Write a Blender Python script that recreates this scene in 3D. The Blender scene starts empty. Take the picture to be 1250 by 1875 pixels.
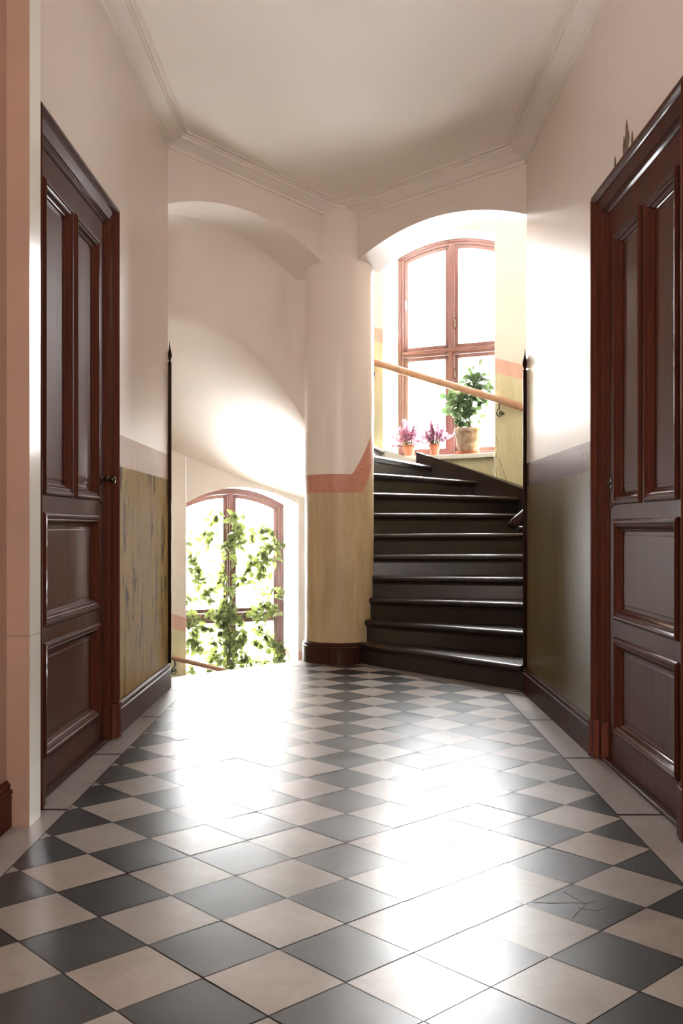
import bpy, bmesh, math, random
from math import sin, cos, radians as R_, pi, sqrt, atan2
from mathutils import Vector, Matrix
random.seed(7)
scene = bpy.context.scene
COL = scene.collection

# ------------------------------------------------------------------ camera
cam_d = bpy.data.cameras.new('camera'); cam = bpy.data.objects.new('camera', cam_d); COL.objects.link(cam)
cam.location = (0, 0, 1.1); cam.rotation_euler = (R_(90), 0, 0)
cam_d.sensor_fit = 'HORIZONTAL'; cam_d.sensor_width = 24.0
cam_d.lens = 24.0 * 1760 / 1250
cam_d.shift_x = -7 / 1250; cam_d.shift_y = 28.5 / 1250
cam_d.clip_start = 0.05; cam_d.clip_end = 200
scene.camera = cam
# ------------------------------------------------------------------ world
SKY = 7.5
w = bpy.data.worlds.new('overcast_sky'); scene.world = w; w.use_nodes = True
bgn = w.node_tree.nodes['Background']; bgn.inputs[0].default_value = (0.97, 0.99, 1.0, 1); bgn.inputs[1].default_value = SKY
# ------------------------------------------------------------------ exposure
vs = scene.view_settings
vs.view_transform = 'Standard'; vs.look = 'None'; vs.gamma = 1.0; vs.use_curve_mapping = False
vs.exposure = 2.4
scene.cycles.max_bounces = 10; scene.cycles.diffuse_bounces = 7; scene.cycles.glossy_bounces = 5
scene.cycles.transparent_max_bounces = 16
scene.cycles.sample_clamp_indirect = 6.0

# ------------------------------------------------------------------ stair well geometry (shared numbers)
CX, CY = -0.05, 8.0            # axis of the spiral stair = centre of the round pier
RW = 2.40                      # outer stairwell wall radius
PIER = 0.285
RISE, DEG = 0.175, 13.0
def zn(t): return RISE * (1 + (t + 51) / DEG)            # nosing height of the rising flight at angle t
def zd(t): return -RISE * (218 - t) / DEG                # nosing height of the falling flight
def pol(r, t, z=0.0): return (CX + r * cos(R_(t)), CY + r * sin(R_(t)), z)
WIN = {'up': 64.0, 'low': 116.0}
WD = 2.774                     # distance of the window planes from the axis

def area(name, loc, rot, sx, sy, power, col, portal=False):
    l = bpy.data.lights.new(name, 'AREA'); l.shape = 'RECTANGLE'; l.size = sx; l.size_y = sy
    l.energy = power; l.color = col
    if portal: l.cycles.is_portal = True
    o = bpy.data.objects.new(name, l); COL.objects.link(o); o.location = loc; o.rotation_euler = rot
    return o
# daylight enters by the two stair windows (portals guide the sky light)
for t, zc, hh in ((64, 3.02, 2.6), (116, 0.33, 2.5)):
    area('window_portal', pol(WD + 0.16, t, zc), (R_(90), 0, R_(t + 90)), 1.5, hh, 1, (1, 1, 1), True)
    # bright overcast sky right outside the glass, shining inward
    area('window_daylight', pol(WD + 0.55, t, zc), (R_(90), 0, R_(t + 90)), 1.7, hh + .5, 250 if t == 64 else 170, (0.97, 0.98, 1.0))
area('rear_fill', (0.1, -2.6, 1.9), (R_(90), 0, 0), 1.9, 2.6, 165, (1.0, 0.92, 0.86))  # unseen fill lamp added behind the camera to brighten the near walls

# ------------------------------------------------------------------ materials
class NT:
    def __init__(s, name):
        s.m = bpy.data.materials.new(name); s.m.use_nodes = True; s.n = s.m.node_tree.nodes; s.l = s.m.node_tree.links
        s.b = s.n['Principled BSDF']; s.out = s.n['Material Output']
    def add(s, t, **k):
        x = s.n.new(t)
        for a, v in k.items(): setattr(x, a, v)
        return x
    def link(s, a, b): s.l.new(a, b)
    def math(s, op, a, b=None, c=None, clamp=False):
        x = s.n.new('ShaderNodeMath'); x.operation = op; x.use_clamp = clamp
        for i, v in enumerate((a, b, c)):
            if v is None: continue
            if isinstance(v, (int, float)): x.inputs[i].default_value = v
            else: s.l.new(v, x.inputs[i])
        return x.outputs[0]
    def coord(s, scale=(1, 1, 1)):
        tc = s.n.new('ShaderNodeTexCoord'); mp = s.n.new('ShaderNodeMapping'); mp.inputs['Scale'].default_value = scale
        s.l.new(tc.outputs['Object'], mp.inputs[0]); return mp.outputs[0]
    def noise(s, scale, detail=4, rough=.5, vec=None, dist=0):
        x = s.n.new('ShaderNodeTexNoise'); x.inputs['Scale'].default_value = scale; x.inputs['Detail'].default_value = detail
        x.inputs['Roughness'].default_value = rough; x.inputs['Distortion'].default_value = dist
        s.l.new(vec if vec is not None else s.coord(), x.inputs['Vector']); return x.outputs[0]
    def mix(s, f, a, b):
        x = s.n.new('ShaderNodeMix'); x.data_type = 'RGBA'
        if isinstance(f, (int, float)): x.inputs[0].default_value = f
        else: s.l.new(f, x.inputs[0])
        for i, v in ((6, a), (7, b)):
            if isinstance(v, tuple): x.inputs[i].default_value = (*v, 1)
            else: s.l.new(v, x.inputs[i])
        return x.outputs[2]
    def ramp(s, f, lo, hi):
        x = s.n.new('ShaderNodeMapRange'); x.inputs[1].default_value = lo; x.inputs[2].default_value = hi
        s.l.new(f, x.inputs[0]); return x.outputs[0]
    def bump(s, h, strength=.2, dist=.005):
        x = s.n.new('ShaderNodeBump'); x.inputs['Strength'].default_value = strength; x.inputs['Distance'].default_value = dist
        s.l.new(h, x.inputs['Height']); s.l.new(x.outputs[0], s.b.inputs['Normal'])
    def col(s, c):
        if isinstance(c, tuple): s.b.inputs['Base Color'].default_value = (*c, 1)
        else: s.l.new(c, s.b.inputs['Base Color'])
    def set(s, rough=None, spec=None, metal=None, coat=None, coatr=None):
        for k, v in (('Roughness', rough), ('Specular IOR Level', spec), ('Metallic', metal), ('Coat Weight', coat), ('Coat Roughness', coatr)):
            if v is None: continue
            if isinstance(v, (int, float)): s.b.inputs[k].default_value = v
            else: s.l.new(v, s.b.inputs[k])

def simple(name, c1, c2, scale=8, rough=.5, spec=.5, bump=0, bs=30, vec=(1, 1, 1), coat=0, metal=0, dist=.003):
    t = NT(name); n = t.noise(scale, vec=t.coord(vec)); t.col(t.mix(t.ramp(n, .3, .7), c1, c2))
    t.set(rough, spec, metal, coat, .12)
    if bump: t.bump(t.noise(bs, 3), bump, dist)
    return t.m

M = {}
PLASTER = (.79, .715, .655); PLASTER2 = (.75, .655, .60)
M['plaster'] = simple('painted plaster', PLASTER, PLASTER2, 1.3, .30, .6, .06, 7, coat=0)
M['ceiling'] = simple('ceiling plaster', (.86, .79, .72), (.83, .76, .69), 1.2, .8, .2, .12, 60)
M['cornice'] = simple('cornice plaster', (.80, .735, .67), (.76, .69, .63), 3, .7, .3, .1, 60)
M['vault'] = simple('matte vault plaster', PLASTER, PLASTER2, 1.3, .6, .4, .08, 7)
M['salmon'] = simple('salmon wall paint', (.47, .305, .235), (.41, .265, .205), 2, .5, .3, .08, 40)
M['flake'] = simple('bare brown plaster', (.20, .14, .085), (.14, .095, .06), 30, .9, .1)
M['white_stone'] = simple('white marble strip', (.80, .82, .76), (.74, .76, .70), 2.5, .16, .5, .03, 6)
M['stairwall_white'] = M['plaster']
def pinkband(name, a, b, r=.45):
    t = NT(name); v = t.noise(24, 6, .7, t.coord((1, 1, .6)), 2.5)
    t.col(t.mix(t.ramp(v, .38, .62), a, b)); t.set(r, .5); return t.m
M['pink'] = pinkband('terracotta pink marbled band', (.60, .27, .19), (.46, .19, .13))
M['pink_pale'] = pinkband('faded pink marbled band', (.50, .33, .22), (.42, .27, .175), .4)
M['pink_dark'] = pinkband('shaded pink marbled band', (.17, .085, .065), (.12, .06, .05), .26)  # right wall band, its shade darkened into the colour
def dado(name, a, b, chip=None, lo=.62, hi=.66, rough=.35, spec=.5):
    t = NT(name)
    v = t.noise(7, 6, .6, t.coord((1, 1, .16)), 1.2)
    v2 = t.noise(40, 5, .7, t.coord((1, 1, .3)), 2)
    c = t.mix(t.ramp(v, .35, .65), a, b)
    c = t.mix(t.math('MULTIPLY', t.ramp(v2, .45, .7), .35), c, tuple(x * .72 for x in b))
    if chip:
        n1 = t.noise(15, 4, .6, t.coord((1, 1, .22)), .6); n2 = t.noise(2.3, 2, .5, t.coord((1, 1, .5)))
        mk = t.math('MULTIPLY', t.ramp(n1, lo, lo + .03), t.ramp(n2, .42, .52))
        c = t.mix(mk, c, chip)
        t.bump(mk, .5, -.002)
    else: t.bump(v2, .08, .002)
    t.col(c); t.set(rough, spec); return t.m
M['dado_left'] = dado('yellow marbled dado with chips', (.50, .37, .135), (.40, .285, .095), (.13, .095, .05), .55, rough=.6, spec=.06)
M['dado_right'] = dado('shaded olive marbled dado scratched', (.155, .120, .050), (.115, .088, .038), (.25, .22, .13), .68, rough=.34, spec=.28)  # darker than the left dado: right wall's shade put into the colour
M['dado_pier'] = dado('ochre marbled dado', (.58, .45, .27), (.46, .33, .19), None, rough=.45)

def wood(name, a, b, rough=.32, scale=9, bump=.08, cw=.12):
    t = NT(name); v = t.noise(scale, 7, .62, t.coord((3, 3, .22)), .8); v2 = t.noise(60, 4, .6, t.coord((2, 2, .12)))
    c = t.mix(t.ramp(v, .3, .7), a, b); c = t.mix(t.math('MULTIPLY', t.ramp(v2, .5, .75), .35), c, tuple(x * .5 for x in a))
    t.col(c); t.set(.5, .04, coat=cw, coatr=.07)
    t.bump(t.noise(10, 3, .5, t.coord((2.5, 2.5, .6))), bump, .0025); return t.m
M['mahogany'] = wood('varnished mahogany', (.092, .027, .016), (.060, .017, .010))
M['mahogany_panel'] = wood('varnished mahogany panel', (.098, .030, .018), (.066, .019, .012), .32, 6, .05, .26)
M['frame_wood'] = simple('red brown window paint', (.120, .048, .038), (.100, .040, .032), 5, .35, .5)
M['rail_wood'] = wood('oiled oak handrail', (.42, .26, .16), (.33, .19, .12), .4)
M['dark_wood'] = wood('dark baseboard wood', (.060, .022, .014), (.038, .014, .009), .28)
M['pole_paint'] = wood('dark red brown rod paint', (.030, .010, .007), (.022, .008, .006), .4)
def stair_mat():
    t = NT('dark worn stair stone'); v = t.noise(6, 6, .6); v2 = t.noise(120, 3, .6)
    c = t.mix(t.ramp(v, .3, .7), (.016, .010, .0075), (.024, .016, .012)); c = t.mix(t.math('MULTIPLY', t.ramp(v2, .55, .75), .4), c, (.05, .04, .035))
    t.col(c); t.set(.30, .45); t.bump(v2, .08, .002); return t.m
M['stair'] = stair_mat()
M['iron'] = simple('dark wrought iron', (.02, .02, .018), (.035, .033, .03), 20, .35, .5)
M['brass'] = simple('aged dark brass', (.06, .045, .03), (.10, .07, .04), 30, .25, .6, metal=.8)
M['terracotta'] = simple('terracotta clay', (.42, .14, .08), (.34, .11, .06), 14, .75, .3, .2, 60)
def bigpot():
    t = NT('weathered clay pot with lime stains'); v = t.noise(5, 6, .7, t.coord((1, 1, .6)), 1.5)
    c = t.mix(t.ramp(v, .42, .6), (.20, .12, .075), (.42, .34, .26)); t.col(c); t.set(.85, .2); t.bump(v, .2, .004); return t.m
M['bigpot'] = bigpot()
M['soil'] = simple('potting soil', (.03, .02, .012), (.05, .035, .02), 60, .95, .1, .8, 90)
M['bark'] = simple('green brown stem', (.11, .09, .04), (.07, .06, .03), 30, .8, .2)
def leaf(name, a, b, tr, amount=.45):
    t = NT(name); oi = t.noise(9, 2); t.col(t.mix(t.ramp(oi, .3, .7), a, b)); t.set(.4, .4)
    tb = t.add('ShaderNodeBsdfTranslucent'); tb.inputs[0].default_value = (*tr, 1)
    mx = t.add('ShaderNodeMixShader'); mx.inputs[0].default_value = amount
    t.link(t.b.outputs[0], mx.inputs[1]); t.link(tb.outputs[0], mx.inputs[2]); t.link(mx.outputs[0], t.out.inputs[0]); return t.m
M['vine_leaf'] = leaf('climber leaf', (.062, .080, .026), (.030, .045, .016), (.12, .14, .035), .24)
M['pot_leaf'] = leaf('potted plant leaf', (.040, .075, .028), (.022, .045, .018), (.09, .14, .05), .2)
M['heather'] = leaf('pink heather bloom', (.42, .17, .26), (.30, .10, .18), (.45, .22, .30), .3)
M['heather_green'] = leaf('heather needles', (.16, .16, .07), (.22, .17, .09), (.25, .28, .1), .3)
def glass():
    t = NT('thin window glass'); t.n.remove(t.b)
    tr = t.add('ShaderNodeBsdfTransparent'); gl = t.add('ShaderNodeBsdfGlossy'); gl.inputs['Roughness'].default_value = .02
    fr = t.add('ShaderNodeFresnel'); fr.inputs[0].default_value = 1.45; mx = t.add('ShaderNodeMixShader')
    t.link(fr.outputs[0], mx.inputs[0]); t.link(tr.outputs[0], mx.inputs[1]); t.link(gl.outputs[0], mx.inputs[2]); t.link(mx.outputs[0], t.out.inputs[0]); return t.m
M['glass'] = glass()
def floor_tile(name, use_attr=True, base=(.55, .5, .47)):
    t = NT(name)
    if use_attr:
        a = t.add('ShaderNodeAttribute'); a.attribute_name = 'tile'; base = a.outputs['Color']
    v = t.noise(3.5, 6, .55, None, .5); v2 = t.noise(22, 5, .7, None, 1)
    x = t.add('ShaderNodeMix'); x.data_type = 'RGBA'; x.blend_type = 'MULTIPLY'; x.inputs[0].default_value = 1
    v3 = t.noise(11, 7, .7, None, 1.2)
    g = t.mix(t.math('ADD', t.math('MULTIPLY', t.ramp(v, .25, .75), .55), t.math('MULTIPLY', t.ramp(v3, .3, .75), .45)), (.74, .74, .75), (1.26, 1.24, 1.22))
    if use_attr: t.link(base, x.inputs[6])
    else: x.inputs[6].default_value = (*base, 1)
    t.link(g, x.inputs[7]); c = x.outputs[2]
    t.col(c)
    t.set(t.math('MULTIPLY_ADD', t.ramp(v, .3, .7), .05, .28), .17)
    t.bump(t.noise(3.0, 3, .5), .25, .006)
    return t.m
M['tile'] = floor_tile('polished marble checker tiles')
M['border'] = floor_tile('grey white marble border', False, (.27, .25, .235))
M['grout'] = simple('dark grout', (.05, .045, .04), (.08, .07, .06), 40, .8, .2)
M['outside'] = simple('pale outside plaster', (.8, .8, .8), (.75, .75, .75), 3, .9, .1)

def stairwell_mat():
    t = NT('stairwell plaster with painted dado')
    tc = t.add('ShaderNodeTexCoord'); sp = t.add('ShaderNodeSeparateXYZ'); t.link(tc.outputs['Object'], sp.inputs[0])
    ang = t.math('MULTIPLY', t.math('ARCTAN2', sp.outputs[1], sp.outputs[0]), 180 / pi)
    ang = t.math('ADD', ang, t.math('MULTIPLY', t.math('LESS_THAN', ang, -90), 360))
    z = sp.outputs[2]
    k = RISE / DEG
    up = t.math('SUBTRACT', z, t.math('MULTIPLY_ADD', ang, k, RISE * (1 + 51 / DEG)))      # height above rising flight
    dn = t.math('SUBTRACT', z, t.math('MULTIPLY_ADD', ang, k, -RISE * 218 / DEG))
    def band(h, lo, hi): return t.math('MULTIPLY', t.math('GREATER_THAN', h, lo), t.math('LESS_THAN', h, hi))
    ye = t.math('MAXIMUM', band(up, -.35, 1.16), t.math('LESS_THAN', dn, 1.2))
    pk = t.math('MAXIMUM', band(up, 1.16, 1.31), band(dn, 1.2, 1.35))
    n = t.noise(1.3); n3 = t.noise(8, 5, .6, t.coord((1, 1, .3)), 1)
    c = t.mix(t.ramp(n, .3, .7), (.72, .67, .61), (.66, .60, .54))
    c = t.mix(ye, c, t.mix(t.ramp(n3, .35, .65), (.58, .56, .36), (.50, .48, .30)))  # dado yellow and pink paled, overexposure put into the colour
    c = t.mix(pk, c, t.mix(t.ramp(n3, .35, .65), (.62, .40, .32), (.54, .34, .27)))
    t.col(c); t.set(.5, .4); t.bump(t.noise(9), .1, .004); return t.m
M['stairwell'] = stairwell_mat()

def pier_mat():
    t = NT('pier paint'); return t.m

# ------------------------------------------------------------------ mesh helpers
class MB:
    def __init__(s): s.v = []; s.f = []; s.mi = []; s.smooth = []; s.mats = []
    def m(s, mat):
        if mat not in s.mats: s.mats.append(mat)
        return s.mats.index(mat)
    def vs(s, pts):
        i = len(s.v); s.v += [tuple(p) for p in pts]; return list(range(i, len(s.v)))
    def face(s, idx, mat, smooth=False): s.f.append(list(idx)); s.mi.append(s.m(mat)); s.smooth.append(smooth)
    def poly(s, pts, mat, smooth=False): s.face(s.vs(pts), mat, smooth)
    def box(s, x0, x1, y0, y1, z0, z1, mat, face_mats=None):
        i = s.vs([(x0, y0, z0), (x1, y0, z0), (x1, y1, z0), (x0, y1, z0), (x0, y0, z1), (x1, y0, z1), (x1, y1, z1), (x0, y1, z1)])
        F = {'-z': (0, 3, 2, 1), '+z': (4, 5, 6, 7), '-y': (0, 1, 5, 4), '+x': (1, 2, 6, 5), '+y': (2, 3, 7, 6), '-x': (3, 0, 4, 7)}
        for k, q in F.items():
            s.face([i[a] for a in q], (face_mats or {}).get(k, mat))
    def prism(s, pts, z0, z1, mat, smooth_sides=False):
        n = len(pts); a = s.vs([(p[0], p[1], z0) for p in pts]); b = s.vs([(p[0], p[1], z1) for p in pts])
        s.face(a[::-1], mat); s.face(b, mat)
        for i in range(n): j = (i + 1) % n; s.face([a[i], a[j], b[j], b[i]], mat, smooth_sides)
    def grid(s, rows, mat, smooth=True, closed=False):
        ids = [s.vs(r) for r in rows]
        for a, b in zip(ids[:-1], ids[1:]):
            n = len(a)
            for i in range(n if closed else n - 1):
                j = (i + 1) % n; s.face([a[i], a[j], b[j], b[i]], mat, smooth)
        return ids
    def lathe(s, c, prof, mat, seg=24, smooth=True, axis='z'):
        rows = []
        for r, h in prof:
            row = []
            for i in range(seg):
                t = 2 * pi * i / seg
                if axis == 'z': row.append((c[0] + r * cos(t), c[1] + r * sin(t), c[2] + h))
                elif axis == 'x': row.append((c[0] + h, c[1] + r * cos(t), c[2] + r * sin(t)))
                else: row.append((c[0] + r * cos(t), c[1] + h, c[2] + r * sin(t)))
            rows.append(row)
        ids = s.grid(rows, mat, smooth, True)
        if prof[0][0] > 1e-4: s.face(ids[0][::-1], mat)
        if prof[-1][0] > 1e-4: s.face(ids[-1], mat)
    def tube(s, pts, rad, mat, seg=8, smooth=True, sx=1.0, sz=1.0):
        pts = [Vector(p) for p in pts]; n = len(pts); rows = []
        for i, p in enumerate(pts):
            d = (pts[min(i + 1, n - 1)] - pts[max(i - 1, 0)]).normalized()
            up = Vector((0, 0, 1)) if abs(d.z) < .9 else Vector((1, 0, 0))
            a = d.cross(up).normalized(); b = a.cross(d).normalized()
            r = rad[i] if isinstance(rad, (list, tuple)) else rad
            rows.append([p + a * (r * sx * cos(2 * pi * k / seg)) + b * (r * sz * sin(2 * pi * k / seg)) for k in range(seg)])
        ids = s.grid(rows, mat, smooth, True); s.face(ids[0][::-1], mat); s.face(ids[-1], mat)
    def build(s, name, parent=None, origin=(0, 0, 0), bevel=0, kind=None, fix=True):
        me = bpy.data.meshes.new(name); o_ = Vector(origin)
        me.from_pydata([tuple(Vector(v) - o_) for v in s.v], [], s.f)
        for m in s.mats: me.materials.append(m)
        for p, mi, sm in zip(me.polygons, s.mi, s.smooth): p.material_index = mi; p.use_smooth = sm
        if fix:
            bm = bmesh.new(); bm.from_mesh(me); bmesh.ops.recalc_face_normals(bm, faces=bm.faces); bm.to_mesh(me); bm.free()
        me.update()
        o = bpy.data.objects.new(name, me); COL.objects.link(o)
        if parent is not None:
            o.parent = parent; o.location = o_ - world_loc(parent)
        else: o.location = o_
        if bevel:
            b = o.modifiers.new('bevel', 'BEVEL'); b.width = bevel; b.segments = 2; b.limit_method = 'ANGLE'; b.angle_limit = R_(40)
        if kind: o['kind'] = kind
        return o
def world_loc(o):
    l = Vector((0, 0, 0))
    while o is not None: l += Vector(o.location); o = o.parent
    return l
def empty(name, loc, label=None, cat=None, group=None, kind=None):
    o = bpy.data.objects.new(name, None); COL.objects.link(o); o.location = loc; o.empty_display_size = .1
    if label: o['label'] = label
    if cat: o['category'] = cat
    if group: o['group'] = group
    if kind: o['kind'] = kind
    return o
def tag(o, label, cat, group=None):
    o['label'] = label; o['category'] = cat
    if group: o['group'] = group

# ------------------------------------------------------------------ floor: checker laid on the diagonal, white border
XL, XR = -1.215, 1.20
def lat(c, k): return (.3480 * c + .0005 * k + .0004, -.0234 * c + .3439 * k + 2.3247)
field = [(-1.08, -2.2), (1.04, -2.2), (1.04, 6.40), (.06, 7.72), (-.36, 7.70), (-.76, 7.12), (-1.08, 6.50)]
def clip(poly, clipper):
    out = poly
    for i in range(len(clipper)):
        a, b = clipper[i], clipper[(i + 1) % len(clipper)]
        def side(p): return (b[0] - a[0]) * (p[1] - a[1]) - (b[1] - a[1]) * (p[0] - a[0])
        src, out = out, []
        for j in range(len(src)):
            p, q = src[j], src[(j + 1) % len(src)]; sp_, sq = side(p), side(q)
            if sp_ >= 0: out.append(p)
            if sp_ * sq < 0:
                t = sp_ / (sp_ - sq); out.append((p[0] + t * (q[0] - p[0]), p[1] + t * (q[1] - p[1])))
        if not out: return []
    return out
def make_floor():
    mb = MB(); cols = []
    gap = .015
    for m_ in range(-24, 36):
        for n_ in range(-24, 36):
            q = []
            cc = ((m_ - n_) / 2, (m_ + n_ + 1) / 2)
            for (a, b) in ((m_, n_), (m_ + 1, n_), (m_ + 1, n_ + 1), (m_, n_ + 1)):
                c, k = (a - b) / 2, (a + b) / 2
                c = cc[0] + (c - cc[0]) * (1 - gap); k = cc[1] + (k - cc[1]) * (1 - gap); q.append(lat(c, k))
            cen = lat(*cc)
            if not (-1.5 < cen[0] < 1.5 and -2.6 < cen[1] < 8.2): continue
            p = clip(q, field)
            if len(p) < 3: continue
            ax, ay = random.gauss(0, .0022), random.gauss(0, .0026); dz = random.gauss(0, .0003)
            dark = (m_ - n_) % 2 == 0
            if dark:
                g = random.uniform(.75, 1.3); cl = (.034 * g, .034 * g, .033 * g)
            else:
                g = random.uniform(.88, 1.08); wv = random.uniform(0, 1); cl = (.27 * g, (.236 + .018 * wv) * g, (.209 + .024 * wv) * g)
            mb.poly([(x, y, dz + ax * (x - cen[0]) + ay * (y - cen[1])) for x, y in p], M['tile']); cols.append(cl)
    nt = len(mb.f)
    # border slabs
    def slab(pts): mb.poly([(x, y, .0005) for x, y in pts], M['border'])
    def strip(a0, a1, b0, b1, n, offs=0.0):
        for i in range(n):
            t0, t1 = i / n, (i + 1) / n; e = .0012
            L = lambda p, q, t: (p[0] + (q[0] - p[0]) * t, p[1] + (q[1] - p[1]) * t)
            slab([L(a0, a1, t0 + e), L(a0, a1, t1 - e), L(b0, b1, t1 - e), L(b0, b1, t0 + e)])
    strip((-1.30, -1.76), (-1.30, 6.50), (-1.084, -1.76), (-1.084, 6.50), 9)
    strip((1.044, -1.76), (1.044, 6.40), (1.30, -1.76), (1.30, 6.40), 9)
    strip((1.044, 6.40), (.06, 7.725), (1.25, 6.52), (.20, 7.92), 2)
    slab([(-.36, 7.705), (.06, 7.725), (.20, 8.0), (-.33, 8.0)])
    e1, e2, e3 = (-1.36, 6.96), (-.86, 7.463), (-.33, 8.0)
    slab([(-1.083, 6.503), (-.762, 7.125), e2, e1, (-1.36, 6.503)])
    slab([(-.757, 7.128), (-.362, 7.705), e3, (e2[0] + .003, e2[1] + .003)])
    # grout bed
    mb.poly([(-1.30, -2.2, -.004), (1.30, -2.2, -.004), (1.30, 6.4, -.004), (.1, 8, -.004), (-.33, 7.99, -.004), (-1.35, 6.95, -.004), (-1.36, 6.5, -.004), (-1.30, 6.5, -.004)], M['grout'])
    # edge of the floor above the falling flight: rounded white stone nosing and riser
    mb.poly([e1, e3][0:0] or [(e1[0], e1[1], .0005), (e3[0], e3[1], .0005), (e3[0] - .007, e3[1] + .007, -.01), (e1[0] - .007, e1[1] + .007, -.01)], M['border'])
    mb.poly([(e1[0] - .007, e1[1] + .007, -.01), (e3[0] - .007, e3[1] + .007, -.01), (e3[0], e3[1], -.30), (e1[0], e1[1], -.30)], M['border'])
    o = mb.build('floor', kind='structure', fix=False)
    me = o.data; at = me.color_attributes.new('tile', 'FLOAT_COLOR', 'CORNER')
    for i, p in enumerate(me.polygons):
        c = cols[i] if i < nt else (.5, .47, .45)
        for li in p.loop_indices: at.data[li].color = (*c, 1)
    bm = bmesh.new(); bm.from_mesh(me)
    for f in bm.faces:
        if abs(f.normal.z) > .5 and f.normal.z < 0: f.normal_flip()
    bm.to_mesh(me); bm.free()
    return o
fl = make_floor()
mb = MB()
for line in ([(975, 1652), (1010, 1654), (1055, 1653), (1074, 1655), (1093, 1649)], [(1032, 1633), (1052, 1645), (1074, 1655), (1060, 1668), (1048, 1681)], [(1060, 1663), (1090, 1668), (1118, 1660)]):
    mb.tube([((x - 632) * 1.1 / (y - 966), 1936 / (y - 966), -.0001) for x, y in line], .0011, M['grout'], 6)
mb.build('crack', fl)

# ------------------------------------------------------------------ corridor walls
HTOP = 3.9
DOOR = {'left': dict(side=-1, leaf=1.245, y0=3.85, y1=4.95, top=2.665), 'right': dict(side=1, leaf=1.240, y0=3.47, y1=4.53, top=2.575)}
def corridor_wall(side):
    s = -1 if side == 'left' else 1; X = XL if side == 'left' else XR; D = DOOR[side]; yend = 6.585 if side == 'left' else 6.37
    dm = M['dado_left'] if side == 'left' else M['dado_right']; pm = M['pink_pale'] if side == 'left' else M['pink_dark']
    zb, zp = (1.43, 1.60) if side == 'left' else (1.375, 1.525)
    mb = MB(); th = .14
    def b(y0, y1, z0, z1, m): 
        x0, x1 = (X, X + s * th) if s > 0 else (X + s * th, X); mb.box(x0, x1, y0, y1, z0, z1, m)
    e = .09
    segs = [(D['y1'] + e, yend), (-2.6 if side == 'right' else 3.6, D['y0'] - e)]
    for y0, y1 in segs: b(y0, y1, 0, zb, dm); b(y0, y1, zb, zp, pm); b(y0, y1, zp, HTOP, M['plaster'])
    b(D['y0'] - e, D['y1'] + e, D['top'] + e, HTOP, M['plaster'])
    if side == 'left': mb.box(-1.40, -1.245, -2.6, 3.6, 0, HTOP, M['salmon'])
    return mb.build('wall_' + side, kind='structure')
corridor_wall('left'); corridor_wall('right')
mb = MB(); mb.box(-1.39, 1.34, -2.74, -2.6, 0, HTOP, M['plaster']); mb.build('wall_entrance', kind='structure')
# projecting rib at the left: salmon painted front, white stone side towards the doors
mb = MB()
for z0, z1, g in ((0, .70, 0), (.699, .703, .002), (.702, 3.76, 0)):
    q = [(-1.2445, 3.533 + g), (-1.160 - g, 3.533 + g), (-1.160 - g, 3.66 - g), (-1.2445, 3.66 - g)]
    for i in range(4):
        a, b = q[i], q[(i + 1) % 4]
        mb.poly([(*a, z0), (*b, z0), (*b, z1), (*a, z1)], M['grout'] if g else (M['salmon'] if i == 0 else M['white_stone']))
    mb.poly([(*a, z1) for a in q], M['white_stone'])
mb.build('trim_1', kind='structure', bevel=.004)

# flaked paint above the right door
random.seed(4)
for (yc, z0_, z1_, wd) in ((4.10, 2.66, 2.845, .045), (4.14, 2.66, 2.79, .03), (4.275, 2.66, 2.755, .026), (4.02, 2.67, 2.76, .03)):
    mb = MB(); L_, R__ = [], []
    for i in range(14):
        f = i / 13; ww = 2.2 * wd * (1 - f) ** .6 * random.uniform(.45, 1.1) + .001; z = z0_ + (z1_ - z0_) * f
        L_.append((XR - .0012, yc - ww * .6, z)); R__.append((XR - .0012, yc + ww * .5, z))
    mb.grid([L_, R__], M['flake'], False); mb.build('paint_flake', bpy.data.objects['wall_right'])
# ------------------------------------------------------------------ ceiling and cornice
def zc(x): return 3.607 - .078 * x
path = [(XL, -2.6), (XL, 6.585), (-.13, 7.80), (.05, 7.83), (XR, 6.37), (XR, -2.6)]
def offset(path, d):
    out = []
    for i, p in enumerate(path):
        P = Vector(p); dirs = []
        if i > 0: dirs.append((P - Vector(path[i - 1])).normalized())
        if i < len(path) - 1: dirs.append((Vector(path[i + 1]) - P).normalized())
        ns = [Vector((v.y, -v.x)) for v in dirs]                      # right-hand side = room
        n = sum(ns, Vector((0, 0))); n.normalize(); out.append(P + n * (d / max(.3, n.dot(ns[0]))))
    return out
prof = [(-.03, 0), (.012, 0), (.014, .022), (.026, .024), (.026, .029), (.030, .030), (.050, .038), (.075, .050), (.092, .058), (.100, .060), (.103, .062), (.103, .080), (.114, .080), (.117, .083), (.117, .094), (.132, .094), (.135, .090), (.148, .090), (.152, .104), (.16, .13)]
rows = []
for d, h in prof:
    pts = offset(path, d); rows.append([(p.x, p.y, zc(p.x) + h) for p in pts])
mb = MB(); mb.grid(rows, M['cornice'], False); mb.build('trim_2', kind='structure')
mb = MB(); inner = offset(path, .15)
mb.poly([(p[0], p[1], zc(p[0]) + .1) for p in [(XL - .1, -2.7), (XL - .1, 6.6), (-.13, 7.9), (.05, 7.9), (XR + .1, 6.4), (XR + .1, -2.7)]], M['ceiling']); 
mb.poly([(p[0], p[1], zc(p[0]) + .3) for p in [(XL - .1, -2.7), (XL - .1, 6.6), (-.13, 7.9), (.05, 7.9), (XR + .1, 6.4), (XR + .1, -2.7)]], M['ceiling']); mb.build('ceiling', kind='structure')

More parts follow.
